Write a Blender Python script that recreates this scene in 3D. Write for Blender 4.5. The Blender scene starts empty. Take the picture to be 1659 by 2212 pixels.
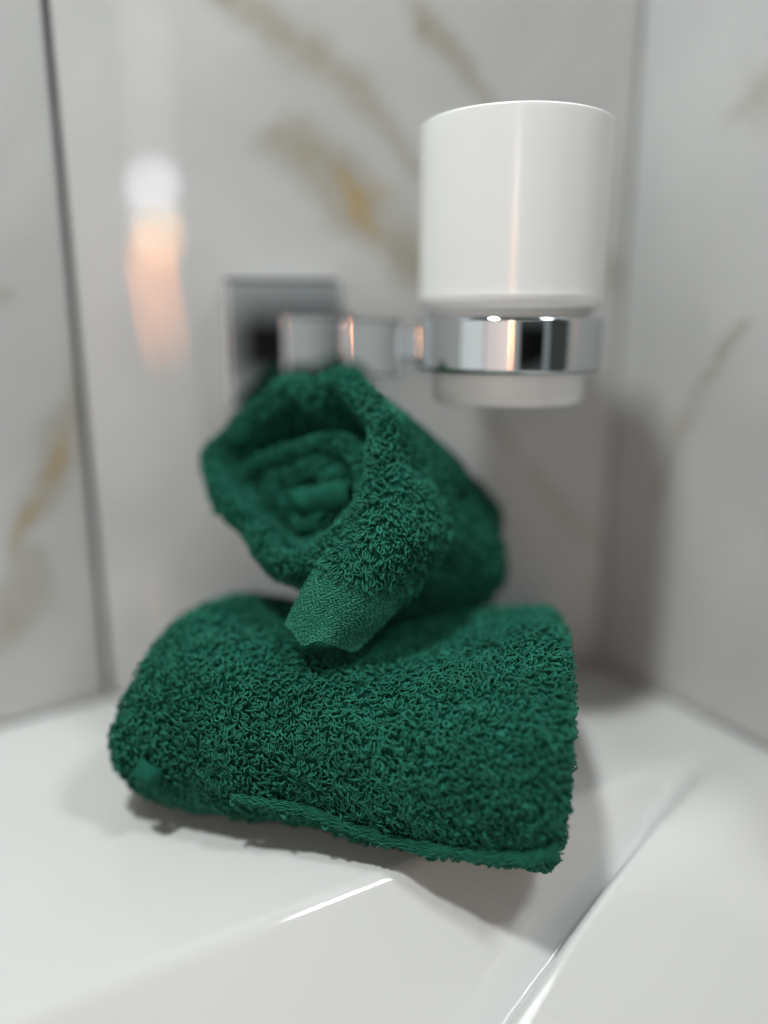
import bpy, math, random
import numpy as np
from mathutils import Vector

sc = bpy.context.scene
col = sc.collection
rng = np.random.default_rng(7)
CM = 0.01

# ------------------------------------------------------------------ camera
PITCH = math.radians(13.7)
CAMH = 17.5                       # cm above the basin deck
LENS = 27.0
cam_d = bpy.data.cameras.new('camera')
cam_d.sensor_fit = 'VERTICAL'; cam_d.sensor_height = 36; cam_d.lens = LENS
cam_d.clip_start = 0.005; cam_d.clip_end = 50
cam = bpy.data.objects.new('camera', cam_d); col.objects.link(cam)
cam.location = (0, 0, CAMH*CM)
cam.rotation_euler = (math.radians(90) - PITCH, 0, 0)
cam_d.dof.use_dof = True
cam_d.dof.focus_distance = 0.252
cam_d.dof.aperture_fstop = 1.15
cam_d.dof.aperture_blades = 0
sc.camera = cam
sc.render.resolution_x = 768; sc.render.resolution_y = 1024
sc.view_settings.view_transform = 'Standard'
sc.view_settings.look = 'None'
sc.view_settings.exposure = 0.0
sc.view_settings.gamma = 1.0

# ------------------------------------------------------------------ world
w = bpy.data.worlds.new('World'); sc.world = w; w.use_nodes = True
bg = w.node_tree.nodes['Background']
bg.inputs[0].default_value = (0.93, 1.0, 0.98, 1)
bg.inputs[1].default_value = 0.075

# ------------------------------------------------------------------ lamps (ceiling spots of the bathroom)
def area(name, loc, target, size, power, colr, spread=180):
    l = bpy.data.lights.new(name, 'AREA'); l.shape = 'DISK'; l.size = size
    l.energy = power; l.color = colr
    l.spread = math.radians(spread)
    o = bpy.data.objects.new(name, l); col.objects.link(o)
    o.location = loc
    d = Vector(target) - Vector(loc)
    o.rotation_euler = d.to_track_quat('-Z', 'Y').to_euler()
    return o
area('ceiling_spot', (-0.20, 0.01, 1.00), (0.02, 0.28, 0.05), 0.09, 8.3, (0.96, 1.0, 0.99))
area('ceiling_spot', (0.50, 0.05, 0.95), (0.0, 0.3, 0.1), 0.17, 4.2, (0.97, 1.0, 1.0))

# ------------------------------------------------------------------ pixel helpers (plan measurements in cm from the camera foot)
cp, sp = math.cos(PITCH), math.sin(PITCH)
F = np.array([0, cp, -sp]); U = np.array([0, sp, cp]); R = np.array([1.0, 0, 0])
C0 = np.array([0, 0, CAMH])
FP = 1660.0
def ray(px, py):
    return F + (px-829.5)/FP*R + (1106-py)/FP*U
def P(px, py, d):                 # point at depth d cm
    return C0 + d*ray(px, py)
def onz(px, py, z=0.0):
    r = ray(px, py); return C0 + r*((z-CAMH)/r[2])
def onplane(px, py, q, n):
    r = ray(px, py); return C0 + r*(np.dot(q-C0, n)/np.dot(r, n))

# ------------------------------------------------------------------ object helpers
def tag(o, label=None, cat=None, group=None, kind=None):
    for k, v in (('label', label), ('category', cat), ('group', group), ('kind', kind)):
        if v: o[k] = v
    return o
def empty(name, loc):
    o = bpy.data.objects.new(name, None); col.objects.link(o)
    o.location = [c*CM for c in loc]; o.empty_display_size = 0.01
    return o
def mesh_obj(name, V, Fc, mat, parent=None, smooth=True):
    """V in world cm"""
    V = np.asarray(V, float)*CM
    if parent is not None:
        V = V - np.array(parent['_o'])
        # grandparents are unrotated: location offsets only
    me = bpy.data.meshes.new(name)
    me.from_pydata([tuple(v) for v in V] if len(V) < 5000 else V.tolist(), [], Fc if isinstance(Fc, list) else Fc.tolist())
    me.update()
    if smooth:
        me.polygons.foreach_set('use_smooth', [True]*len(me.polygons))
    me.materials.append(mat)
    o = bpy.data.objects.new(name, me); col.objects.link(o)
    if parent is not None:
        o.parent = parent
    o['_o'] = (0.0, 0.0, 0.0) if parent is None else tuple(parent['_o'])
    return o
def thing(name, loc, label, cat, group=None):
    o = empty(name, loc); o['_o'] = tuple(c*CM for c in loc)
    return tag(o, label, cat, group)
def big_mesh(name, V, quads, mat, parent):
    """fast path for large pure-quad meshes; V in world cm"""
    V = (np.asarray(V, np.float32)*CM - np.array(parent['_o'], np.float32)).astype(np.float32)
    me = bpy.data.meshes.new(name)
    me.vertices.add(len(V)); me.vertices.foreach_set('co', V.ravel())
    n = len(quads)
    me.loops.add(n*4); me.loops.foreach_set('vertex_index', quads.astype(np.int32).ravel())
    me.polygons.add(n)
    me.polygons.foreach_set('loop_start', np.arange(0, n*4, 4, dtype=np.int32))
    me.polygons.foreach_set('loop_total', np.full(n, 4, np.int32))
    me.update(calc_edges=True)
    me.polygons.foreach_set('use_smooth', np.ones(n, bool))
    me.materials.append(mat)
    o = bpy.data.objects.new(name, me); col.objects.link(o); o.parent = parent
    o['_o'] = tuple(parent['_o'])
    return o
def grid_faces(m, n, closed=False, off=0):
    i = np.arange(m-1)[:, None]; jn = n if closed else n-1
    j = np.arange(jn)[None, :]
    a = i*n + j; b = i*n + (j+1) % n; c = (i+1)*n + (j+1) % n; d = (i+1)*n + j
    return np.stack([a, b, c, d], -1).reshape(-1, 4) + off
def grid_obj(name, S, mat, parent, closed=False, flip=False):
    m, n = S.shape[:2]
    q = grid_faces(m, n, closed)
    if flip: q = q[:, ::-1]
    return big_mesh(name, S.reshape(-1, 3), q, mat, parent)
def box(name, c, ax, ay, az, hx, hy, hz, mat, parent, bev=0.0):
    """oriented box, half sizes, bevelled with a chamfer"""
    import bmesh
    bm = bmesh.new(); bmesh.ops.create_cube(bm, size=2)
    for v in bm.verts: v.co = Vector((v.co.x*hx, v.co.y*hy, v.co.z*hz))
    if bev > 0:
        bmesh.ops.bevel(bm, geom=bm.edges[:], offset=bev, segments=3, profile=.5, affect='EDGES')
    me = bpy.data.meshes.new(name)
    po = np.array(parent['_o']) if parent is not None else np.zeros(3)
    for v in bm.verts:
        w_ = (np.array(c) + v.co.x*np.array(ax) + v.co.y*np.array(ay) + v.co.z*np.array(az))*CM - po
        v.co = w_
    bmesh.ops.recalc_face_normals(bm, faces=bm.faces[:])
    bm.to_mesh(me); bm.free(); me.materials.append(mat)
    o = bpy.data.objects.new(name, me); col.objects.link(o)
    if parent is not None: o.parent = parent
    o['_o'] = tuple(po)
    return o
def lathe(name, prof, cx, cy, mat, parent, n=96):
    a = np.linspace(0, 2*np.pi, n, endpoint=False)
    S = np.array([[(cx + r*math.cos(t), cy + r*math.sin(t), z) for t in a] for r, z in prof])
    return grid_obj(name, S, mat, parent, closed=True)
def catmull(pts, n):
    pts = np.asarray(pts, float)
    k = len(pts); t = np.linspace(0, k-1, n)
    i = np.clip(t.astype(int), 0, k-2); f = (t-i)[:, None]
    p0 = pts[np.clip(i-1, 0, k-1)]; p1 = pts[i]; p2 = pts[i+1]; p3 = pts[np.clip(i+2, 0, k-1)]
    return .5*((2*p1)+(-p0+p2)*f+(2*p0-5*p1+4*p2-p3)*f**2+(-p0+3*p1-3*p2+p3)*f**3)
def catmull_closed(pts, n):
    pts = np.asarray(pts, float); k = len(pts)
    t = np.linspace(0, k, n, endpoint=False); i = t.astype(int) % k; f = (t-np.floor(t))[:, None]
    p0 = pts[(i-1) % k]; p1 = pts[i]; p2 = pts[(i+1) % k]; p3 = pts[(i+2) % k]
    return .5*((2*p1)+(-p0+p2)*f+(2*p0-5*p1+4*p2-p3)*f**2+(-p0+3*p1-3*p2+p3)*f**3)
# smooth 3-D value noise
_NT = rng.random((32, 32, 32))*2-1
def noise3(X, s=1.0):
    X = np.asarray(X)/s + 1000.0
    i = np.floor(X).astype(int); f = X-i; f = f*f*(3-2*f)
    out = 0
    for a in (0, 1):
        for b in (0, 1):
            for c in (0, 1):
                wgt = (f[..., 0] if a else 1-f[..., 0])*(f[..., 1] if b else 1-f[..., 1])*(f[..., 2] if c else 1-f[..., 2])
                out = out + wgt*_NT[(i[..., 0]+a) % 32, (i[..., 1]+b) % 32, (i[..., 2]+c) % 32]
    return out

# ------------------------------------------------------------------ materials
def mat_new(name):
    m = bpy.data.materials.new(name); m.use_nodes = True
    return m, m.node_tree, m.node_tree.nodes['Principled BSDF']
def N(nt, t, **kw):
    n = nt.nodes.new(t)
    for k, v in kw.items(): setattr(n, k, v)
    return n
def marble():
    m, nt, b = mat_new('marble_tile')
    L = nt.links.new
    tc = N(nt, 'ShaderNodeTexCoord')
    at = N(nt, 'ShaderNodeAttribute', attribute_name='vein')
    ag = N(nt, 'ShaderNodeAttribute', attribute_name='gold')
    n1 = N(nt, 'ShaderNodeTexNoise'); n1.inputs['Scale'].default_value = 9; n1.inputs['Detail'].default_value = 6
    n1.inputs['Distortion'].default_value = .8
    L(tc.outputs['Object'], n1.inputs['Vector'])
    r1 = N(nt, 'ShaderNodeValToRGB')
    r1.color_ramp.elements[0].position = .32; r1.color_ramp.elements[0].color = (.40, .412, .41, 1)
    r1.color_ramp.elements[1].position = .62; r1.color_ramp.elements[1].color = (.472, .485, .482, 1)
    L(n1.outputs[0], r1.inputs[0])
    n2 = N(nt, 'ShaderNodeTexNoise'); n2.inputs['Scale'].default_value = 40; n2.inputs['Detail'].default_value = 5
    L(tc.outputs['Object'], n2.inputs['Vector'])
    mp = N(nt, 'ShaderNodeMapRange'); mp.inputs[1].default_value = .3; mp.inputs[2].default_value = .65
    mp.inputs[3].default_value = .65; mp.inputs[4].default_value = 1
    L(n2.outputs[0], mp.inputs[0])
    mu = N(nt, 'ShaderNodeMath', operation='MULTIPLY'); L(at.outputs['Fac'], mu.inputs[0]); L(mp.outputs[0], mu.inputs[1])
    mx = N(nt, 'ShaderNodeMix', data_type='RGBA'); L(mu.outputs[0], mx.inputs[0]); L(r1.outputs[0], mx.inputs[6])
    mx.inputs[7].default_value = (.27, .25, .185, 1)
    mg = N(nt, 'ShaderNodeMath', operation='MULTIPLY'); L(ag.outputs['Fac'], mg.inputs[0]); L(mp.outputs[0], mg.inputs[1])
    mx2 = N(nt, 'ShaderNodeMix', data_type='RGBA'); L(mg.outputs[0], mx2.inputs[0]); L(mx.outputs[2], mx2.inputs[6])
    mx2.inputs[7].default_value = (.36, .25, .10, 1)
    L(mx2.outputs[2], b.inputs['Base Color'])
    b.inputs['Roughness'].default_value = .025
    b.inputs['IOR'].default_value = 1.5
    return m
def ceramic(name, c, rough=.06, coat=.3):
    m, nt, b = mat_new(name)
    L = nt.links.new
    tc = N(nt, 'ShaderNodeTexCoord')
    n1 = N(nt, 'ShaderNodeTexNoise'); n1.inputs['Scale'].default_value = 14; n1.inputs['Detail'].default_value = 3
    L(tc.outputs['Object'], n1.inputs['Vector'])
    r1 = N(nt, 'ShaderNodeValToRGB')
    r1.color_ramp.elements[0].position = .3; r1.color_ramp.elements[0].color = (*[x*.97 for x in c], 1)
    r1.color_ramp.elements[1].position = .7; r1.color_ramp.elements[1].color = (*c, 1)
    L(n1.outputs[0], r1.inputs[0]); L(r1.outputs[0], b.inputs['Base Color'])
    n3 = N(nt, 'ShaderNodeTexNoise'); n3.inputs['Scale'].default_value = 30
    L(tc.outputs['Object'], n3.inputs['Vector'])
    bp = N(nt, 'ShaderNodeBump'); bp.inputs['Strength'].default_value = .06; bp.inputs['Distance'].default_value = .0006
    L(n3.outputs[0], bp.inputs['Height']); L(bp.outputs[0], b.inputs['Normal'])
    b.inputs['Roughness'].default_value = rough
    b.inputs['Coat Weight'].default_value = coat; b.inputs['Coat Roughness'].default_value = .04
    return m
def simple(name, c, rough=.5, metal=0.0, emis=None, es=0.0):
    m, nt, b = mat_new(name)
    b.inputs['Base Color'].default_value = (*c, 1); b.inputs['Roughness'].default_value = rough
    b.inputs['Metallic'].default_value = metal
    if emis:
        b.inputs['Emission Color'].default_value = (*emis, 1); b.inputs['Emission Strength'].default_value = es
    return m
def yarn(nm='terry_yarn', c0=(.004, .082, .052, 1), c1=(.012, .148, .096, 1)):
    m, nt, b = mat_new(nm)
    L = nt.links.new
    at = N(nt, 'ShaderNodeAttribute', attribute_name='tone')
    r1 = N(nt, 'ShaderNodeValToRGB')
    r1.color_ramp.elements[0].position = 0; r1.color_ramp.elements[0].color = c0
    r1.color_ramp.elements[1].position = 1; r1.color_ramp.elements[1].color = c1
    L(at.outputs['Fac'], r1.inputs[0]); L(r1.outputs[0], b.inputs['Base Color'])
    tc = N(nt, 'ShaderNodeTexCoord')
    n2 = N(nt, 'ShaderNodeTexNoise'); n2.inputs['Scale'].default_value = 2600; n2.inputs['Detail'].default_value = 3
    L(tc.outputs['Object'], n2.inputs['Vector'])
    bp = N(nt, 'ShaderNodeBump'); bp.inputs['Strength'].default_value = .5; bp.inputs['Distance'].default_value = .0002
    L(n2.outputs[0], bp.inputs['Height']); L(bp.outputs[0], b.inputs['Normal'])
    b.inputs['Roughness'].default_value = .62
    b.inputs['Specular IOR Level'].default_value = .22
    b.inputs['Sheen Weight'].default_value = .12; b.inputs['Sheen Roughness'].default_value = .4
    b.inputs['Sheen Tint'].default_value = (.25, .85, .65, 1)
    return m
def ground_cloth():
    m, nt, b = mat_new('towel_backing')
    b.inputs['Base Color'].default_value = (.002, .040, .026, 1)
    b.inputs['Roughness'].default_value = .9; b.inputs['Specular IOR Level'].default_value = .1
    return m
def woven():
    """flat woven hem: short offset threads; mapped by the attribute 'st' (cm along / across)"""
    m, nt, b = mat_new('woven_hem')
    L = nt.links.new
    at = N(nt, 'ShaderNodeAttribute', attribute_name='st')
    mp = N(nt, 'ShaderNodeMapping'); mp.inputs['Scale'].default_value = (7.0, 17.0, 1)
    L(at.outputs['Vector'], mp.inputs[0])
    n1 = N(nt, 'ShaderNodeTexNoise'); n1.inputs['Scale'].default_value = 1.6; n1.inputs['Detail'].default_value = 2
    L(mp.outputs[0], n1.inputs['Vector'])
    wv = N(nt, 'ShaderNodeTexWave', bands_direction='Y'); wv.inputs['Scale'].default_value = .42
    wv.inputs['Distortion'].default_value = 3.2; wv.inputs['Detail'].default_value = 2; wv.inputs['Detail Scale'].default_value = 1.6
    L(mp.outputs[0], wv.inputs['Vector'])
    ad = N(nt, 'ShaderNodeMath', operation='MULTIPLY'); L(n1.outputs[0], ad.inputs[0]); L(wv.outputs['Fac'], ad.inputs[1])
    r1 = N(nt, 'ShaderNodeValToRGB')
    r1.color_ramp.elements[0].position = .05; r1.color_ramp.elements[0].color = (.008, .075, .05, 1)
    r1.color_ramp.elements[1].position = .5; r1.color_ramp.elements[1].color = (.030, .155, .10, 1)
    L(ad.outputs[0], r1.inputs[0]); L(r1.outputs[0], b.inputs['Base Color'])
    bp = N(nt, 'ShaderNodeBump'); bp.inputs['Strength'].default_value = .9; bp.inputs['Distance'].default_value = .0005
    L(ad.outputs[0], bp.inputs['Height']); L(bp.outputs[0], b.inputs['Normal'])
    b.inputs['Roughness'].default_value = .5; b.inputs['Specular IOR Level'].default_value = .5
    b.inputs['Sheen Weight'].default_value = .2; b.inputs['Sheen Tint'].default_value = (.4, .9, .7, 1)
    return m
M_marble = marble()
M_ceramic = ceramic('basin_ceramic', (.56, .57, .56))
M_cup = ceramic('cup_ceramic', (.73, .75, .745), .20, .05)
M_chrome = simple('chrome', (.50, .53, .54), .02, 1.0)
M_grout = simple('grout', (.17, .165, .16), .8)
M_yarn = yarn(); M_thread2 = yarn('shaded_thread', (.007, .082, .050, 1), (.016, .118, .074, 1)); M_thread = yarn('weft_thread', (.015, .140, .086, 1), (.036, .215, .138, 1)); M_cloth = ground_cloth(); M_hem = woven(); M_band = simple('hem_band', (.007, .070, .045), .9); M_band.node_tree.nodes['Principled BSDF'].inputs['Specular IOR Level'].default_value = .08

# ------------------------------------------------------------------ walls
A = onz(0, 1573); A[2] = 0
B = onz(232, 1511); B[2] = 0
Cc = onz(1290, 1432); Cc[2] = 0
D = onz(1659, 1622); D[2] = 0
def plane(p, q):
    d = (q-p)/np.linalg.norm(q-p); n = np.array([d[1], -d[0], 0.0])   # n toward camera side
    if np.dot(C0-p, n) < 0: n = -n
    return d, n
dA, nA = plane(B, A); dB, nB = plane(B, Cc); dC, nC = plane(Cc, D)
def seg_d(X, poly):
    """distance (cm) to polyline and running parameter"""
    best = np.full(X.shape[:-1], 1e9); par = np.zeros(X.shape[:-1]); acc = 0
    for a, b in zip(poly[:-1], poly[1:]):
        ab = b-a; t = np.clip(((X-a)@ab)/np.dot(ab, ab), 0, 1)
        dd = np.linalg.norm(X-(a+t[..., None]*ab), axis=-1)
        m_ = dd < best; best[m_] = dd[m_]; par[m_] = (acc+t)[m_]; acc += 1
    return best, par/acc
def slab(name, o0, d, n, s0, s1, z0, z1, veins, parent, thick=.8):
    """a large marble slab standing proud of the wall; front face is a fine grid carrying the vein fields"""
    ns = int((s1-s0)/.22); nz = int((z1-z0)/.22)
    s = np.linspace(s0, s1, ns); z = np.linspace(z0, z1, nz)
    S = o0 + s[None, :, None]*d + z[:, None, None]*np.array([0, 0, 1.0])
    mpts = S
    wob = np.stack([noise3(mpts, 2.3), noise3(mpts+77, 2.3), noise3(mpts+33, 2.3)], -1)*.42 \
        + np.stack([noise3(mpts+9, .8), noise3(mpts+177, .8), noise3(mpts+133, .8)], -1)*.16
    Q = S + wob
    tex = .85+.3*np.abs(noise3(Q*np.array([1, 1, .6]), .55))+.25*noise3(Q+21, .25)
    vein = np.zeros(S.shape[:2]); gold = np.zeros(S.shape[:2])
    for poly, wd, amt, kind in veins:
        pl = [onplane(x, y, o0, n) for x, y in poly]
        dist, par = seg_d(Q, pl)
        wdl = 1.2*wd*(.45+.75*np.sin(np.pi*np.clip(par, .04, .96))) * (1+.5*noise3(Q+50, 1.5))
        f = np.clip(amt*1.15*np.exp(-(dist/wdl)**2)*tex, 0, 1)
        if kind == 'v': vein = np.maximum(vein, f)
        else: gold = np.maximum(gold, f)
    V = S.reshape(-1, 3); q = grid_faces(nz, ns)
    # back rim to give thickness
    o = big_mesh(name, V, q, M_marble, parent)
    for nm, arr in (('vein', vein), ('gold', gold)):
        a = o.data.attributes.new(nm, 'FLOAT', 'POINT'); a.data.foreach_set('value', arr.ravel().astype(np.float32))
    so = o.modifiers.new('thickness', 'SOLIDIFY'); so.thickness = thick*CM; so.offset = -1
    # make sure the face looks to the room
    nn = np.cross(S[0, 1]-S[0, 0], S[1, 0]-S[0, 0])
    if np.dot(nn, n) < 0: o.data.flip_normals()
    return o
def wall(name, o0, d, n, s0, s1, z0, z1):
    a = o0 - n*.82
    c = a + d*(s0+s1)/2 - n*2.0 + np.array([0, 0, (z0+z1)/2])
    o = box(name, c, d, n, (0, 0, 1), (s1-s0)/2, 2.0, (z1-z0)/2, M_grout, None)
    o['kind'] = 'structure'; o['_o'] = (0, 0, 0)
    return o
wl = wall('wall_left', B, dA, nA, -2, 60, -30, 70)
wb = wall('wall_back', B, dB, nB, -1.5, np.linalg.norm(Cc-B)+2, -30, 70)
wr = wall('wall_right', Cc, dC, nC, -2, 19.5, -30, 70)
LB = np.linalg.norm(Cc-B)
slab('tile', B, dB, nB, .24, LB, .15, 62, [
    ([(380, -60), (520, 10), (640, 70), (730, 150), (800, 235), (860, 300), (930, 380)], .62, .75, 'v'),
    ([(600, 285), (690, 340), (760, 420), (820, 500), (900, 560), (960, 600)], .95, .8, 'v'),
    ([(690, 300), (790, 390), (860, 470), (930, 560)], .5, .5, 'v'),
    ([(735, 385), (765, 430), (800, 495)], .30, .8, 'g'),
    ([(800, 380), (830, 420)], .22, .5, 'g'),
    ([(860, -60), (905, 20), (960, 110), (1040, 215), (1100, 280)], .30, .75, 'v'),
    ([(1020, 880), (1100, 960), (1200, 1080), (1300, 1190)], .42, .55, 'v'),
    ([(1170, 1070), (1240, 1120)], .2, .35, 'g'),
    ([(1330, 540), (1330, 620)], .35, .7, 'v')], wb)
slab('tile', B, dA, nA, .02, 58, .15, 62, [
    ([(168, 680), (150, 850), (110, 1020), (60, 1130), (25, 1230)], .50, .75, 'v'),
    ([(150, 900), (110, 1010), (50, 1140), (30, 1200)], .16, .8, 'g'),
    ([(80, 1200), (30, 1300), (-20, 1400)], .95, .6, 'v'),
    ([(30, 620), (-20, 660)], .25, .5, 'v')], wl)
slab('tile', Cc, dC, nC, .0, 19.5, .15, 62, [
    ([(1600, 700), (1540, 800), (1470, 920), (1435, 1010), (1400, 1120)], .26, .75, 'v'),
    ([(1470, 900), (1450, 950)], .2, .5, 'g'),
    ([(1590, 230), (1640, 195), (1700, 180)], .8, .45, 'v')], wr)

# ------------------------------------------------------------------ washbasin: deck + sloping bowl, one height field
basin = thing('washbasin', (0, 25, 0), 'white glazed washbasin with a flat deck falling into a shallow bowl under the green towels', 'washbasin')
e1a, e1b = onz(200, 2133), onz(900, 1862)
dE = (e1b-e1a)/np.linalg.norm(e1b-e1a); nE = np.array([dE[1], -dE[0], 0])
if nE[1] > 0: nE = -nE
kA, kB = onz(1320, 1862), onz(1659, 1700)                 # far edge of the right-hand slope
dK = (kB-kA)/np.linalg.norm(kB-kA); nK = np.array([dK[1], -dK[0], 0])
if nK[1] > 0: nK = -nK
SL = math.radians(39)
nC2 = nK*math.sin(SL) + np.array([0, 0, math.cos(SL)])
l1a, l1b = onplane(1290, 1940, kA, nC2), onplane(1110, 2212, kA, nC2)
dL = (l1b-l1a); dL[2] = 0; dL /= np.linalg.norm(dL); nL = np.array([dL[1], -dL[0], 0])
if nL[0] > 0: nL = -nL
def smax(a, b, k):
    h = np.clip(.5+.5*(a-b)/k, 0, 1); return b*(1-h)+a*h + k*h*(1-h)
def smin(a, b, k): return -smax(-a, -b, k)
def basin_z(X, Y):
    d1 = (X-e1a[0])*nE[0] + (Y-e1a[1])*nE[1]
    d2 = (X-l1a[0])*nL[0] + (Y-l1a[1])*nL[1]
    d3 = (X-kA[0])*nK[0] + (Y-kA[1])*nK[1]
    g1 = smax(d1, 0, .3)*math.tan(math.radians(45))
    fade = np.clip((d1+.2)/2.6, 0, 1); fade = fade*fade*(3-2*fade)
    g2 = smax(d3, 0, 1.2)*math.tan(SL) + smax(d2, 0, .22)*math.tan(math.radians(70))*fade
    g = np.minimum(g1, g2)
    g = np.minimum(g, 9)
    return -g
xs = np.concatenate([np.linspace(-34, -10, 90), np.linspace(-9.9, 10, 260), np.linspace(10.1, 40, 90)])
ys = np.concatenate([np.linspace(-20, 11, 60), np.linspace(11.06, 27, 230), np.linspace(27.2, 40, 40)])
Xg, Yg = np.meshgrid(xs, ys)
Zg = basin_z(Xg, Yg)
S = np.stack([Xg, Yg, Zg], -1)
bo = grid_obj('bowl_surface', S, M_ceramic, basin)
# front apron closes the body below the deck
apr = np.array([[(x, -20, float(basin_z(np.array(x), np.array(-20.0)))) for x in xs], [(x, -20, -14) for x in xs]])
grid_obj('apron', apr, M_ceramic, basin)

# ------------------------------------------------------------------ terry loops
def terry(name, S, parent, spacing=.14, closed=False, H=.20, W=.085, r=.026, keep=None, lean_dir=None, seg=9, flip=False, miss=.0):
    """loops of yarn standing on a grid surface S (m,n,3); one 'stuff' part"""
    if closed: S = np.concatenate([S, S[:, :1]], 1)
    m, n = S.shape[:2]
    lu = np.linalg.norm(np.diff(S, axis=0), axis=-1).mean(1).sum()      # length down the rows
    lv = np.linalg.norm(np.diff(S, axis=1), axis=-1).sum(1)
    nu = max(2, int(lu/spacing)); nv = max(2, int(np.percentile(lv, 90)/spacing))
    ui = (np.arange(nu)+.5)/nu; vi = (np.arange(nv)+.5)/nv
    u, v = np.meshgrid(ui, vi, indexing='ij')
    u = u + rng.uniform(-.42, .42, u.shape)/nu; v = v + rng.uniform(-.42, .42, v.shape)/nv
    u = np.clip(u, .0005, .9995).ravel(); v = np.clip(v, .0005, .9995).ravel()
    fu = u*(m-1); fv = v*(n-1); i = np.clip(fu.astype(int), 0, m-2); j = np.clip(fv.astype(int), 0, n-2)
    a = (fu-i)[:, None]; b = (fv-j)[:, None]
    p00, p01, p10, p11 = S[i, j], S[i, j+1], S[i+1, j], S[i+1, j+1]
    pos = p00*(1-a)*(1-b)+p01*(1-a)*b+p10*a*(1-b)+p11*a*b
    tu = (p10-p00)*(1-b)+(p11-p01)*b; tv = (p01-p00)*(1-a)+(p11-p10)*a
    nr = np.cross(tu, tv); ln = np.linalg.norm(nr, axis=1)
    if flip: nr = -nr
    cell = ln*(m-1)*(n-1)/(nu*nv)
    ok = rng.random(len(ln)) < np.clip(cell/spacing**2*1.05, 0, 1)*(1-miss)
    if keep is not None: ok &= keep(pos, u, v)
    pos, nr, tu, ln = pos[ok], nr[ok], tu[ok], ln[ok]
    nr = nr/np.maximum(ln, 1e-9)[:, None]
    K = len(pos)
    tu = tu/np.maximum(np.linalg.norm(tu, axis=1), 1e-9)[:, None]
    bt = np.cross(nr, tu)
    ph = rng.uniform(0, 2*np.pi, K)
    # lie direction varies in patches
    patch = noise3(pos, .9)*2.6 + noise3(pos+55, .35)*1.6
    lp = patch + rng.normal(0, .6, K)
    ld = tu*np.cos(lp)[:, None] + bt*np.sin(lp)[:, None]
    if lean_dir is not None:
        ld = ld*.6 + lean_dir*.9
        ld -= nr*(ld*nr).sum(1)[:, None]; ld /= np.linalg.norm(ld, axis=1)[:, None]
    wd = tu*np.cos(ph)[:, None] + bt*np.sin(ph)[:, None]
    sd = np.cross(nr, ld)                               # loops mostly open across their lie
    wd = sd*.75 + wd*.6; wd -= nr*(wd*nr).sum(1)[:, None]; wd /= np.linalg.norm(wd, axis=1)[:, None]
    Hh = H*rng.uniform(.55, 1.3, K)*(1+.35*noise3(pos+11, .7)); Ww = W*rng.uniform(.6, 1.5, K); lean = rng.uniform(.2, 1.35, K)*(1+.4*noise3(pos+91, 1.1))
    tw = rng.normal(0, 1.1, K)
    t = np.linspace(0, 1, seg+1)
    st = np.sin(np.pi*t); ct = np.cos(np.pi*t)
    amp = ct*(.25+1.15*st)                              # teardrop width
    hh = st**.8
    curl = tw[:, None]*hh[None, :]
    x = Ww[:, None]*amp[None, :]
    h = Hh[:, None]*hh[None, :]
    wd2 = np.cross(nr, wd)
    P_ = pos[:, None, :] + nr[:, None, :]*(h*(1-.35*np.minimum(lean, 1)[:, None]*hh[None, :])-.02)[..., None] \
        + ld[:, None, :]*(lean[:, None]*Hh[:, None]*hh[None, :]**1.6*.85)[..., None] \
        + wd[:, None, :]*(x*np.cos(curl))[..., None] + wd2[:, None, :]*(x*np.sin(curl)*.8)[..., None]
    P_ += rng.normal(0, .006, P_.shape)
    T = np.gradient(P_, axis=1); T /= np.maximum(np.linalg.norm(T, axis=-1), 1e-9)[..., None]
    ref = sd[:, None, :] + .3*nr[:, None, :]
    e1 = np.cross(T, ref); e1 /= np.maximum(np.linalg.norm(e1, axis=-1), 1e-9)[..., None]
    e2 = np.cross(T, e1)
    rr = (r*rng.uniform(.8, 1.25, K))[:, None, None]
    G = 4
    V = np.stack([P_ + rr*(math.cos(g)*e1+math.sin(g)*e2) for g in np.arange(G)*2*np.pi/G], 2)   # K,seg+1,G,3
    k = np.arange(K)[:, None, None]; s = np.arange(seg)[None, :, None]; g = np.arange(G)[None, None, :]
    base = k*(seg+1)*G
    q = np.stack([base+s*G+g, base+s*G+(g+1) % G, base+(s+1)*G+(g+1) % G, base+(s+1)*G+g], -1).reshape(-1, 4)
    o = big_mesh(name, V.reshape(-1, 3), q, M_yarn, parent)
    tone = np.clip(.5+.35*noise3(pos, 1.3)+rng.normal(0, .27, K), 0, 1)
    at = o.data.attributes.new('tone', 'FLOAT', 'POINT')
    at.data.foreach_set('value', np.repeat(tone, (seg+1)*G).astype(np.float32))
    o['kind'] = 'stuff'
    return o
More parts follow.
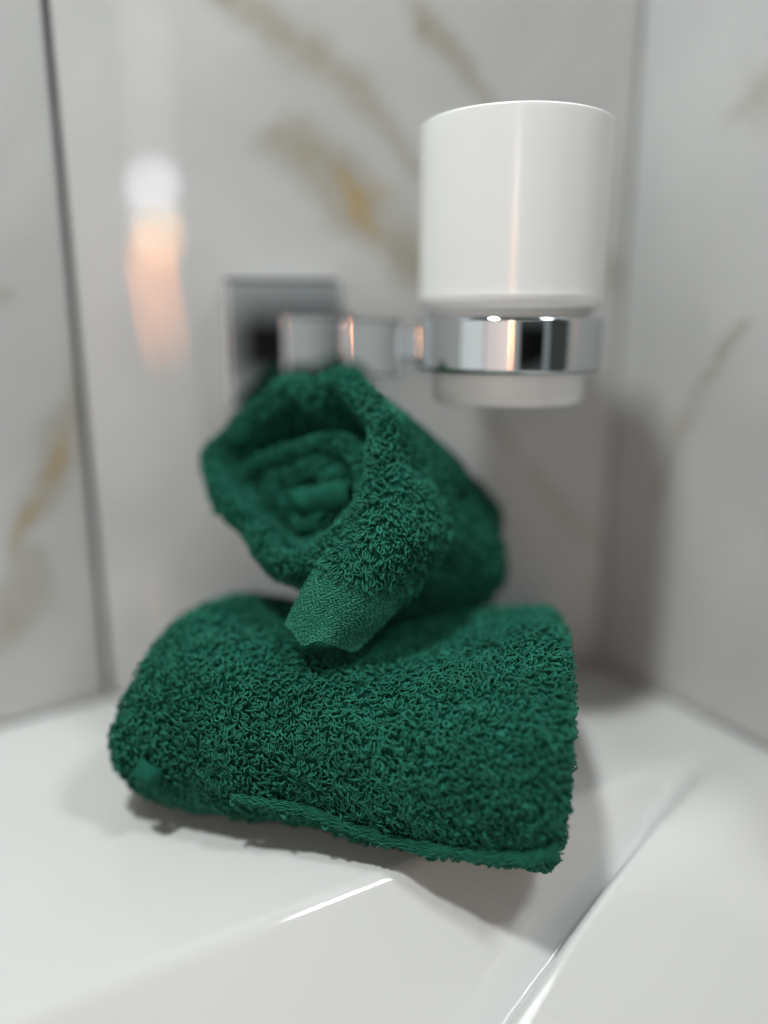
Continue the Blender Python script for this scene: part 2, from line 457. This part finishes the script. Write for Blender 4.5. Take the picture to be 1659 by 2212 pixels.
def threads(name, S, parent, row=.062, dash=.19, r=.021, lift=.035):
    """rows of short offset weft threads lying on a woven band"""
    m, n = S.shape[:2]
    lu = np.linalg.norm(np.diff(S, axis=0), axis=-1).sum(0).mean(); lv = np.linalg.norm(np.diff(S, axis=1), axis=-1).sum(1).mean()
    nr_ = max(3, int(lu/row)); nd = max(3, int(lv/dash)); seg = 5
    cen = [];
    for i in range(nr_):
        for j in range(nd):
            cen.append(((i+.5+rng.uniform(-.22, .22))/nr_, (j+.5*(i % 2)+.25*((i//2) % 2)+rng.uniform(-.15, .15))/nd))
    cen = np.array(cen); K = len(cen)
    t = np.linspace(-.5, .5, seg+1)
    ln_ = rng.uniform(.75, 1.15, K)/nd; sl = rng.normal(0, .35, K)/nr_
    uu_ = np.clip(cen[:, :1] + sl[:, None]*t[None, :]*2 + .25/nr_*np.sin(cen[:, 1:]*22), 0, 1); vv_ = np.clip(cen[:, 1:] + ln_[:, None]*t[None, :], 0, 1)
    fu = uu_*(m-1); fv = vv_*(n-1); i = np.clip(fu.astype(int), 0, m-2); j = np.clip(fv.astype(int), 0, n-2)
    a = (fu-i)[..., None]; b = (fv-j)[..., None]
    p = S[i, j]*(1-a)*(1-b)+S[i, j+1]*(1-a)*b+S[i+1, j]*a*(1-b)+S[i+1, j+1]*a*b
    tu = S[i+1, j]-S[i, j]; tv = S[i, j+1]-S[i, j]
    nn = np.cross(tu, tv); nn /= np.linalg.norm(nn, axis=-1)[..., None]
    p = p + nn*(lift + .03*np.cos(np.pi*t)[None, :, None])
    T = np.gradient(p, axis=1); T /= np.maximum(np.linalg.norm(T, axis=-1), 1e-9)[..., None]
    e1 = nn; e2 = np.cross(T, e1); G = 5
    tap = (r*(.45+.75*np.cos(np.pi*t)))[None, :, None]*rng.uniform(.8, 1.2, K)[:, None, None]
    V = np.stack([p + tap*(math.cos(g)*e1+math.sin(g)*e2) for g in np.arange(G)*2*np.pi/G], 2)
    k = np.arange(K)[:, None, None]; s_ = np.arange(seg)[None, :, None]; g = np.arange(G)[None, None, :]
    base = k*(seg+1)*G
    q = np.stack([base+s_*G+g, base+s_*G+(g+1) % G, base+(s_+1)*G+(g+1) % G, base+(s_+1)*G+g], -1).reshape(-1, 4)
    o = big_mesh(name, V.reshape(-1, 3), q, M_thread, parent); o['kind'] = 'stuff'
    at = o.data.attributes.new('tone', 'FLOAT', 'POINT')
    at.data.foreach_set('value', np.repeat(rng.uniform(0, 1, K), (seg+1)*G).astype(np.float32))
    return o
def add_st(o, S):
    """arc-length coordinates in cm for the woven pattern"""
    du = np.concatenate([np.zeros((1, S.shape[1])), np.cumsum(np.linalg.norm(np.diff(S, axis=0), axis=-1), 0)], 0)
    dv = np.concatenate([np.zeros((S.shape[0], 1)), np.cumsum(np.linalg.norm(np.diff(S, axis=1), axis=-1), 1)], 1)
    at = o.data.attributes.new('st', 'FLOAT_VECTOR', 'POINT')
    at.data.foreach_set('vector', np.stack([dv, du, du*0], -1).reshape(-1).astype(np.float32))
def sheet(name, S, mat, parent, thick=.12, st=True):
    o = grid_obj(name, S, mat, parent)
    if st: add_st(o, S)
    md = o.modifiers.new('thickness', 'SOLIDIFY'); md.thickness = thick*CM; md.offset = 0
    return o

# ------------------------------------------------------------------ lower towel roll
roll = thing('rolled_towel', (-1.5, 26.5, 0), 'dark green terry towel roll lying on the washbasin underneath the other towel', 'towel', 'green terry towels')
cl = P(338, 1488, 30.4); cr = P(1190, 1578, 28.5)
ax = (cr-cl); Lr = np.linalg.norm(ax); ax /= Lr
up = np.array([0, 0, 1.0]); upp = up-ax*np.dot(up, ax); upp /= np.linalg.norm(upp)
fr = np.cross(ax, upp)            # horizontal, away or toward
if fr[1] > 0: fr = -fr            # toward the camera
def roll_surface(ms, nt_, r_off=0.0):
    s = np.linspace(-.02, 1.012, ms)
    th = np.linspace(0, 2*np.pi, nt_, endpoint=False)
    Ss, Th = np.meshgrid(s, th, indexing='ij')
    c = cl + np.clip(Ss, 0, 1)[..., None]*Lr*ax + (Ss-np.clip(Ss, 0, 1))[..., None]*Lr*ax
    a_ = np.interp(s, [0, .3, .7, 1], [3.85, 4.2, 4.8, 5.0])[:, None]
    b_ = np.interp(s, [0, .12, .3, .5, .7, 1], [3.32, 3.68, 3.73, 3.78, 4.08, 4.27])[:, None]
    # rounded, ridged left end; short rounded right end
    dl = (s-s[0])*Lr; dr = (s[-1]-s)*Lr
    endl = np.clip(dl/1.1, 0, 1); endl = .76+.24*np.sqrt(1-(1-endl)**2)
    ridge = 1-.045*np.clip(1-dl/2.3, 0, 1)*(.5+.5*np.cos(dl*2*np.pi/.52))
    endr = np.clip(dr/.55, 0, 1); endr = .86+.14*np.sqrt(1-(1-endr)**2)
    k = (endl*ridge*endr)[:, None]
    ex = 2.35
    cth, sth = np.cos(Th), np.sin(Th)
    rad = (np.abs(cth)**ex + np.abs(sth)**ex)**(-1/ex)
    x = a_*rad*cth*k + r_off*cth; z = b_*rad*sth*k + r_off*sth
    S_ = c + x[..., None]*fr + z[..., None]*upp
    shear = np.clip(1-Ss/.3, 0, 1)*np.clip(z, -.2, 4)*.40
    S_ = S_ + shear[..., None]*ax
    S_ += (noise3(S_, 2.6)*.16 + noise3(S_+40, 1.1)*.05)[..., None]*(cth[..., None]*fr+sth[..., None]*upp)
    # dent where the second towel lies on top
    q = P(850, 1380, 28.8)
    dd = (((S_[..., 0]-q[0])/3.4)**2 + ((S_[..., 1]-q[1])/3.6)**2)
    dent = np.exp(-dd)*np.clip((S_[..., 2]-3.8)/2.5, 0, 1)
    S_[..., 2] -= 1.2*dent
    # rest on the deck
    fl = basin_z(S_[..., 0], S_[..., 1])+.22
    fl = np.where(S_[..., 2] < 2, fl, -99)
    low = S_[..., 2] < np.maximum(fl, .22*0-.35)
    S_[..., 2] = np.where(S_[..., 2] < .15, smax(S_[..., 2], np.full(S_.shape[:2], .0), .5), S_[..., 2])
    return S_
RS = roll_surface(130, 150)
grid_obj('towel_body', RS, M_cloth, roll, closed=True)
def capfan(Sring, inward, depth, nring=10):
    """spiral-looking end cap: rings shrinking to the centre"""
    c = Sring.mean(0); out = []
    for i in range(nring+1):
        f = 1-i/nring
        rr = c + (Sring-c)*max(f, .02) + inward*depth*(.35*math.sin(i*2.2)+.25*(1-f))
        out.append(rr)
    return np.array(out)
capr = capfan(RS[-1], -ax, .45); grid_obj('rolled_end', capr, M_cloth, roll, closed=True)
capl = capfan(RS[0], ax, .6); grid_obj('rolled_end', capl, M_cloth, roll, closed=True)
vis = lambda pos, u, v: (pos[:, 2] > .05)
terry('terry_loops', RS, roll, spacing=.150, closed=True, H=.24, W=.125, r=.031, keep=vis, flip=False)
terry('terry_loops', capr, roll, spacing=.15, closed=True)
terry('terry_loops', capl, roll, spacing=.17, closed=True)
# flat side hem running under the front of the roll
def front_depth(px, py, S_, rad=16):
    Q = (S_.reshape(-1, 3)-C0); dep = Q@F; X_ = 829.5+FP*(Q@R)/dep; Y_ = 1106-FP*(Q@U)/dep
    rr_ = np.hypot(X_-px, Y_-py); m_ = rr_ < max(rad, rr_.min()+1)
    return dep[m_].min()
hp = [(500, 1722), (560, 1733), (650, 1752), (720, 1775), (800, 1803), (900, 1830), (1000, 1845), (1100, 1855), (1175, 1850), (1208, 1830)]
hp = [(x, y, front_depth(x, y-14, RS)-.22) for x, y in hp]
hc = catmull([P(*h) for h in hp], 90)
hw = np.interp(np.linspace(0, 1, 90), [0, .1, .9, 1], [.03, .14, .20, .10])[:, None]
dirs = np.gradient(hc, axis=0); dirs /= np.linalg.norm(dirs, axis=1)[:, None]
camd = C0-hc; camd /= np.linalg.norm(camd, axis=1)[:, None]
side = np.cross(dirs, camd); side /= np.linalg.norm(side, axis=1)[:, None]
th = np.linspace(0, 2*np.pi, 16, endpoint=False)
HS = hc[:, None, :] + side[:, None, :]*np.cos(th)[None, :, None]*hw[..., None] + camd[:, None, :]*np.sin(th)[None, :, None]*.13
HS += (noise3(HS, .45)*.07)[..., None]*side[:, None, :] + (noise3(HS+30, .3)*.05)[..., None]*camd[:, None, :]
grid_obj('side_hem', HS, M_band, roll, closed=True)
hf = HS[:, [4, 3, 2, 1, 0, 15, 14, 13, 12]] if np.dot(side[45], U) > 0 else HS[:, [12, 13, 14, 15, 0, 1, 2, 3, 4]]
hh_ = np.array([hc + side*hw*math.cos(a_) + camd*.14*math.sin(a_) for a_ in np.linspace(.15, math.pi-.15, 9)])
hh_ += (noise3(hh_, .45)*.07)[..., None]*side[None]
nn_ = np.cross(hh_[1, 40]-hh_[0, 40], hh_[0, 41]-hh_[0, 40])
if np.dot(nn_, camd[40]) < 0: hh_ = hh_[::-1]
o = threads('hem_threads', hh_, roll, row=.048, dash=.30, r=.015, lift=.01); o.data.materials[0] = M_yarn
# stray loops peeping out below the hem
st_ = np.array([hc - np.sign(np.dot(side[45], U))*side*(hw*f+.02) - camd*.10 for f in (.9, 1.25)])
terry('stray_loops', st_, roll, spacing=.11, H=.16, W=.09, r=.03, miss=.55)
# little tab of flat hem poking out at the left end
tabc = P(318, 1674, front_depth(322, 1655, RS)-.3)
gu, gv = np.meshgrid(np.linspace(-1, 1, 16), np.linspace(-1, 1, 16), indexing='ij')
TS = tabc + gu[..., None]*(.42*R-.2*U) + gv[..., None]*(.32*U+.12*R) + ((.22-.3*(gu**2+.8*gv**2)) + .06*np.sin(3*gu))[..., None]*(-F)
TS += (noise3(TS, .35)*.10)[..., None]*(-F)
sheet('hem_tab', TS, M_band, roll, .12, st=False)
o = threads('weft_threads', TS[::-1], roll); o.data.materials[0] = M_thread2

# ------------------------------------------------------------------ upper towel, rolled, its open end toward the camera
top = thing('rolled_towel', (0, 30, 7), 'dark green terry towel rolled with open end, resting on top of the other towel', 'towel', 'green terry towels')
P0 = P(645, 1025, 28.3); P1 = P(950, 1200, 33.4)
axu = P1-P0; Lu = np.linalg.norm(axu); axu /= Lu
rim_px = [(745, 806), (800, 838), (836, 910), (842, 1000), (826, 1090), (775, 1165), (705, 1228), (645, 1248), (580, 1216), (528, 1160),
          (468, 1100), (447, 1035), (452, 985), (505, 922), (590, 852), (640, 818), (690, 830)]
n0 = axu*.75 + F*.45; n0 /= np.linalg.norm(n0)
rim = catmull_closed([onplane(x, y, P0, n0) for x, y in rim_px], 110)
rc = rim.mean(0)
def body_rings(m):
    out = []
    for f in np.linspace(0, 1, m):
        sc_ = 1.0 - .20*f**1.3
        off = axu*Lu*f
        ring = rc + (rim-rc)*sc_ + off
        # close the rear
        out.append(ring)
    return np.array(out)
lipn = -n0
prof = []   # (scale inset, along -n0)
NB = 70
BR = body_rings(NB)
# rolled lip
lip = []
for a in np.linspace(0, np.pi, 10):
    inset = .42*(1-math.cos(a)); fw = .42*math.sin(a)
    d_ = rc-rim; d_ /= np.linalg.norm(d_, axis=1)[:, None]
    lip.append(rim + d_*inset + lipn*fw)
lip = np.array(lip)
inner = np.array([lip[-1] + (rc-lip[-1])*.02*i + axu*.42*i for i in range(1, 11)])
OUT = np.concatenate([BR[::-1], lip[1:], inner], 0)
OUT += (noise3(OUT, 1.8)*.30 + noise3(OUT+70, .8)*.10)[..., None]*(OUT-rc-0)/np.linalg.norm(OUT-rc, axis=-1)[..., None]
# keep it above the lower towel: nothing below z=4
OUT[..., 2] = np.where(OUT[..., 2] < 4.4, 4.4+(OUT[..., 2]-4.4)*.35, OUT[..., 2])
grid_obj('towel_body', OUT, M_cloth, top, closed=True)
rear = capfan(OUT[0], -axu, .3); grid_obj('rear_end', rear, M_cloth, top, closed=True)
terry('terry_loops', OUT, top, spacing=.148, closed=True, H=.22, W=.10, r=.030)
terry('terry_loops', rear, top, spacing=.2, closed=True)
# coiled inner layers
core_px = [(560, 985), (640, 955), (735, 935), (800, 985), (806, 1080), (760, 1145), (690, 1195), (620, 1190), (560, 1135), (505, 1060), (510, 1015)]
q1 = P0 + n0*.5
core = catmull_closed([onplane(x, y, q1, n0) for x, y in core_px], 80)
cc = core.mean(0)
rings = []
for i, (f, dep) in enumerate([(1.0, 3.4), (1.0, 2.0), (1.0, .8), (.99, .25), (.93, -.05), (.84, -.08), (.76, .18), (.70, .62), (.66, .72), (.60, .30),
                              (.52, .10), (.42, .12), (.34, .3), (.26, .7), (.20, 1.1), (.02, 1.2)]):
    rings.append(cc + (core-cc)*f + n0*dep)
CO = np.array(rings)
kk = catmull(CO.reshape(len(rings), -1), 70).reshape(70, 80, 3)
kk += (noise3(kk, 1.2)*.30 + noise3(kk+60, .6)*.12)[..., None]*(-n0)
kk += np.stack([noise3(kk+15, 1.5), noise3(kk+35, 1.5), noise3(kk+75, 1.5)], -1)*.26*(np.linspace(0, 1, 70)[:, None, None])
grid_obj('coiled_layer', kk, M_cloth, top, closed=True)
terry('terry_loops', kk, top, spacing=.145, closed=True, H=.17)
# flat hem showing inside the coil
hq = q1 - n0*.22
gu, gv = np.meshgrid(np.linspace(0, 1, 20), np.linspace(0, 1, 14), indexing='ij')
cor = [onplane(x, y, hq, n0) for x, y in ((610, 1052), (752, 1034), (752, 1090), (640, 1108))]
IS = (1-gu)[..., None]*((1-gv)[..., None]*cor[0]+gv[..., None]*cor[3]) + gu[..., None]*((1-gv)[..., None]*cor[1]+gv[..., None]*cor[2])
IS += (.35*(gv-.5)**2*4+.22*(2*gu-1)**4+.08*np.sin(gu*5))[..., None]*n0 - .10*n0
IS += (noise3(IS, .5)*.10)[..., None]*n0
sheet('inner_hem', IS, M_band, top, .10, st=False)
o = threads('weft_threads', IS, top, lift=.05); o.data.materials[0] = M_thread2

# corner flap hanging over the front
Lp = [(846, 1008, 27.3), (808, 1078, 26.8), (758, 1142, 26.5), (700, 1200, 26.3), (652, 1278, 26.2), (617, 1350, 26.3)]
Rp = [(872, 1006, 27.5), (948, 1070, 28.0), (972, 1160, 28.1), (905, 1262, 27.6), (842, 1335, 26.8), (775, 1406, 26.0)]
nv_ = 80; nu_ = 60
Lc = catmull([P(*p) for p in Lp], nv_); Rc = catmull([P(*p) for p in Rp], nv_)
vv = np.linspace(0, 1, nv_)[:, None]; uu = np.linspace(0, 1, nu_)[None, :]
FS = Lc[:, None, :]*(1-uu)[..., None] + Rc[:, None, :]*uu[..., None]
bul = (np.sin(np.pi*np.clip(uu*1.02, 0, 1))**.8)*(.25+1.0*np.sin(np.pi*np.clip(vv*.8+.1, 0, 1)))
FS = FS - F*(bul*1.1+.2*np.sin(np.pi*np.clip(vv*1.1, 0, 1)))[..., None]
# lower edge sags and ripples
ed = np.clip((vv-.75)/.25, 0, 1)**1.5
FS = FS - U*(ed*(.36*np.exp(-((uu-.27)/.13)**2)-.06*np.exp(-((uu-.55)/.12)**2)+.12*np.exp(-((uu-.85)/.12)**2)))[..., None] + F*(ed*.22*np.sin(uu*8+1))[..., None]
FS += (noise3(FS, 1.0)*.16)[..., None]*(-F)
ih = int(nv_*.66)
sheet('flap', FS[:ih+2], M_cloth, top, .14, st=False)
terry('terry_loops', FS[:ih+1], top, spacing=.135, H=.26, W=.105, r=.030, lean_dir=(-.25*R-.97*U))
sheet('hem', FS[ih-1:], M_band, top, .10, st=False)
threads('weft_threads', FS[ih-1:], top)

# ------------------------------------------------------------------ tumbler and its holder
TX, TY = 4.88, 30.9
tum = thing('tumbler', (TX, TY, 14.5), 'white ceramic bathroom tumbler standing in the chrome ring holder', 'tumbler')
prof = [(0.02, 14.62), (2.5, 14.6), (2.78, 14.55), (2.92, 14.7), (2.96, 15.2), (3.02, 16.4), (3.06, 17.6), (3.12, 17.95), (3.30, 18.05), (3.45, 18.2), (3.53, 18.5),
        (3.52, 19.0), (3.53, 22.0), (3.53, 24.3), (3.50, 24.52), (3.42, 24.6), (3.33, 24.52), (3.29, 24.2), (3.27, 20), (3.28, 18.8), (3.1, 18.4), (.02, 18.3)]
prof = catmull(prof, 110)
lathe('cup', prof, TX, TY, M_cup, tum)
hold = thing('tumbler_holder', (-5, 35, 15), 'chrome wall holder with square plate, arm and ring carrying the white tumbler', 'tumbler holder')
rp = [(3.12, 15.82), (3.50, 15.78), (3.58, 15.84), (3.62, 15.92), (3.62, 15.97), (3.62, 16.3), (3.62, 16.8), (3.62, 17.2), (3.62, 17.6), (3.62, 17.65), (3.59, 17.72), (3.50, 17.78), (3.22, 17.78), (3.14, 17.72), (3.12, 17.6), (3.12, 15.9), (3.12, 15.82)]
lathe('ring', rp, TX, TY, M_chrome, hold, 128)
# square wall plate
pc = onplane(612, 742, B+nB*.6, nB)
Z = np.array([0, 0, 1.0])
box('wall_plate', pc, dB, nB, Z, 2.5, .6, 2.75, M_chrome, hold, .22)
def yaw(b): return np.array([math.cos(b), math.sin(b), 0]), np.array([math.sin(b), -math.cos(b), 0])
t1, n1_ = yaw(math.radians(5))
pp = P(692, 742, 34.2)
box('arm', pp, t1, n1_, Z, 1.55, 1.3, 1.2, M_chrome, hold, .1)
t2, n2_ = yaw(math.radians(2))
pb = P(808, 750, 32.2)
box('arm_block', pb, t2, n2_, Z, 1.08, 1.25, 1.12, M_chrome, hold, .07)
e = pb + t2*1.0
# joint between arm and ring
rg = np.array([TX-3.35, TY-.9, 16.85]); j0 = e - t2*.1
jd = rg-j0; jl = np.linalg.norm(jd); jd /= jl
js = np.cross(jd, Z); js /= np.linalg.norm(js)
box('arm_tab', (j0+rg)/2, jd, js, Z, jl/2, .35, .6, M_chrome, hold, .06)

# ------------------------------------------------------------------ added objects behind the camera, shaping fill light and reflections
dk = simple('dark_board_paint', (.012, .013, .015), .4)
mirror_board = box('dark_mirror_board', (62, -130, 12.5), (1, 0, 0), (0, 1, 0), (0, 0, 1), 46, 2, 9.5, dk, None)  # unseen board, added only so the chrome mirrors something black
tag(mirror_board, 'dark shelf added unseen behind the camera, mirrored black in the chrome ring', 'board')
wp = simple('pink_glow', (.8, .72, .70), .6, emis=(1.0, .88, .85), es=.85)
rear_panel = box('glow_panel', (-44, -90, 25), (1, 0, 0), (0, 1, 0), (0, 0, 1), 37, 1, 40, wp, None, .5)  # added glowing panel, puts a pinkish reflection on the left tiles
gp = simple('backdrop_glow', (.5, .52, .52), .6, emis=(.93, 1.0, 1.0), es=.33)
part = box('glow_backdrop', (20, -140, 22), (1, 0, 0), (0, 1, 0), (0, 0, 1), 125, 1, 70, gp, None, .5)  # unseen glowing sheet, added so the chrome mirrors pale grey
tag(part, 'added wide glowing partition behind the camera, mirrored grey in the chrome plate', 'backdrop')
sg = simple('side_glow', (.8, .82, .82), .6, emis=(.95, 1.0, 1.0), es=.6)
side_panel = box('glow_panel', (-84, -42, 34), (.5, -.866, 0), (.866, .5, 0), (0, 0, 1), 30, 1, 32, sg, None, .5)  # added soft fill source, brightens the right-hand wall
tag(side_panel, 'added unseen fill window left of the camera lighting the right-hand wall', 'panel')
tag(rear_panel, 'added unseen pale glowing window mirrored softly in the glossy left side of the tiles', 'panel')
emitter = thing('streak_emitter', (-4, -60, 14), 'added unseen lamp with white cap and orange glass, mirrored as a streak in the tiles', 'emitter')  # unseen glowing column, added to make the orange and white streak
m1 = simple('glow_white', (.9, .9, .9), .4, emis=(.92, .92, 1.0), es=42)
m4 = simple('glow_tube', (.9, .9, .9), .4, emis=(1.0, .95, .95), es=4)
m2 = simple('glow_amber', (.9, .6, .3), .4, emis=(1.0, .60, .22), es=60)
m3 = simple('glow_orange', (.9, .5, .3), .4, emis=(1.0, .36, .14), es=50)
for nm, z0, z1, r0, r1, dx, mm in (('white_cap', 36.3, 39.6, 1.9, 1.9, 0, m1), ('white_tube', 42.0, 62, 1.8, 1.8, .2, m4), ('white_collar', 32.2, 33.6, 1.3, 1.5, -.4, m1), ('amber_segment', 29.0, 32.0, 1.0, 1.6, .5, m2),
                                   ('orange_segment', 24.2, 29.2, 1.0, 1.2, -.9, m3), ('orange_segment', 18.5, 24.4, .7, .95, -.5, m3), ('orange_segment', 12.0, 18.4, .35, .7, .1, m3)):
    r0 *= .68; r1 *= .68
    pr = catmull([(.02, z0), (r0*.9, z0), (r0, z0+.3), (r1, z1-.3), (r1*.9, z1), (.02, z1)], 24)
    lathe(nm, pr, -4.3+dx, -60, mm, emitter, 24)

for o in bpy.data.objects:
    if '_o' in o.keys(): del o['_o']
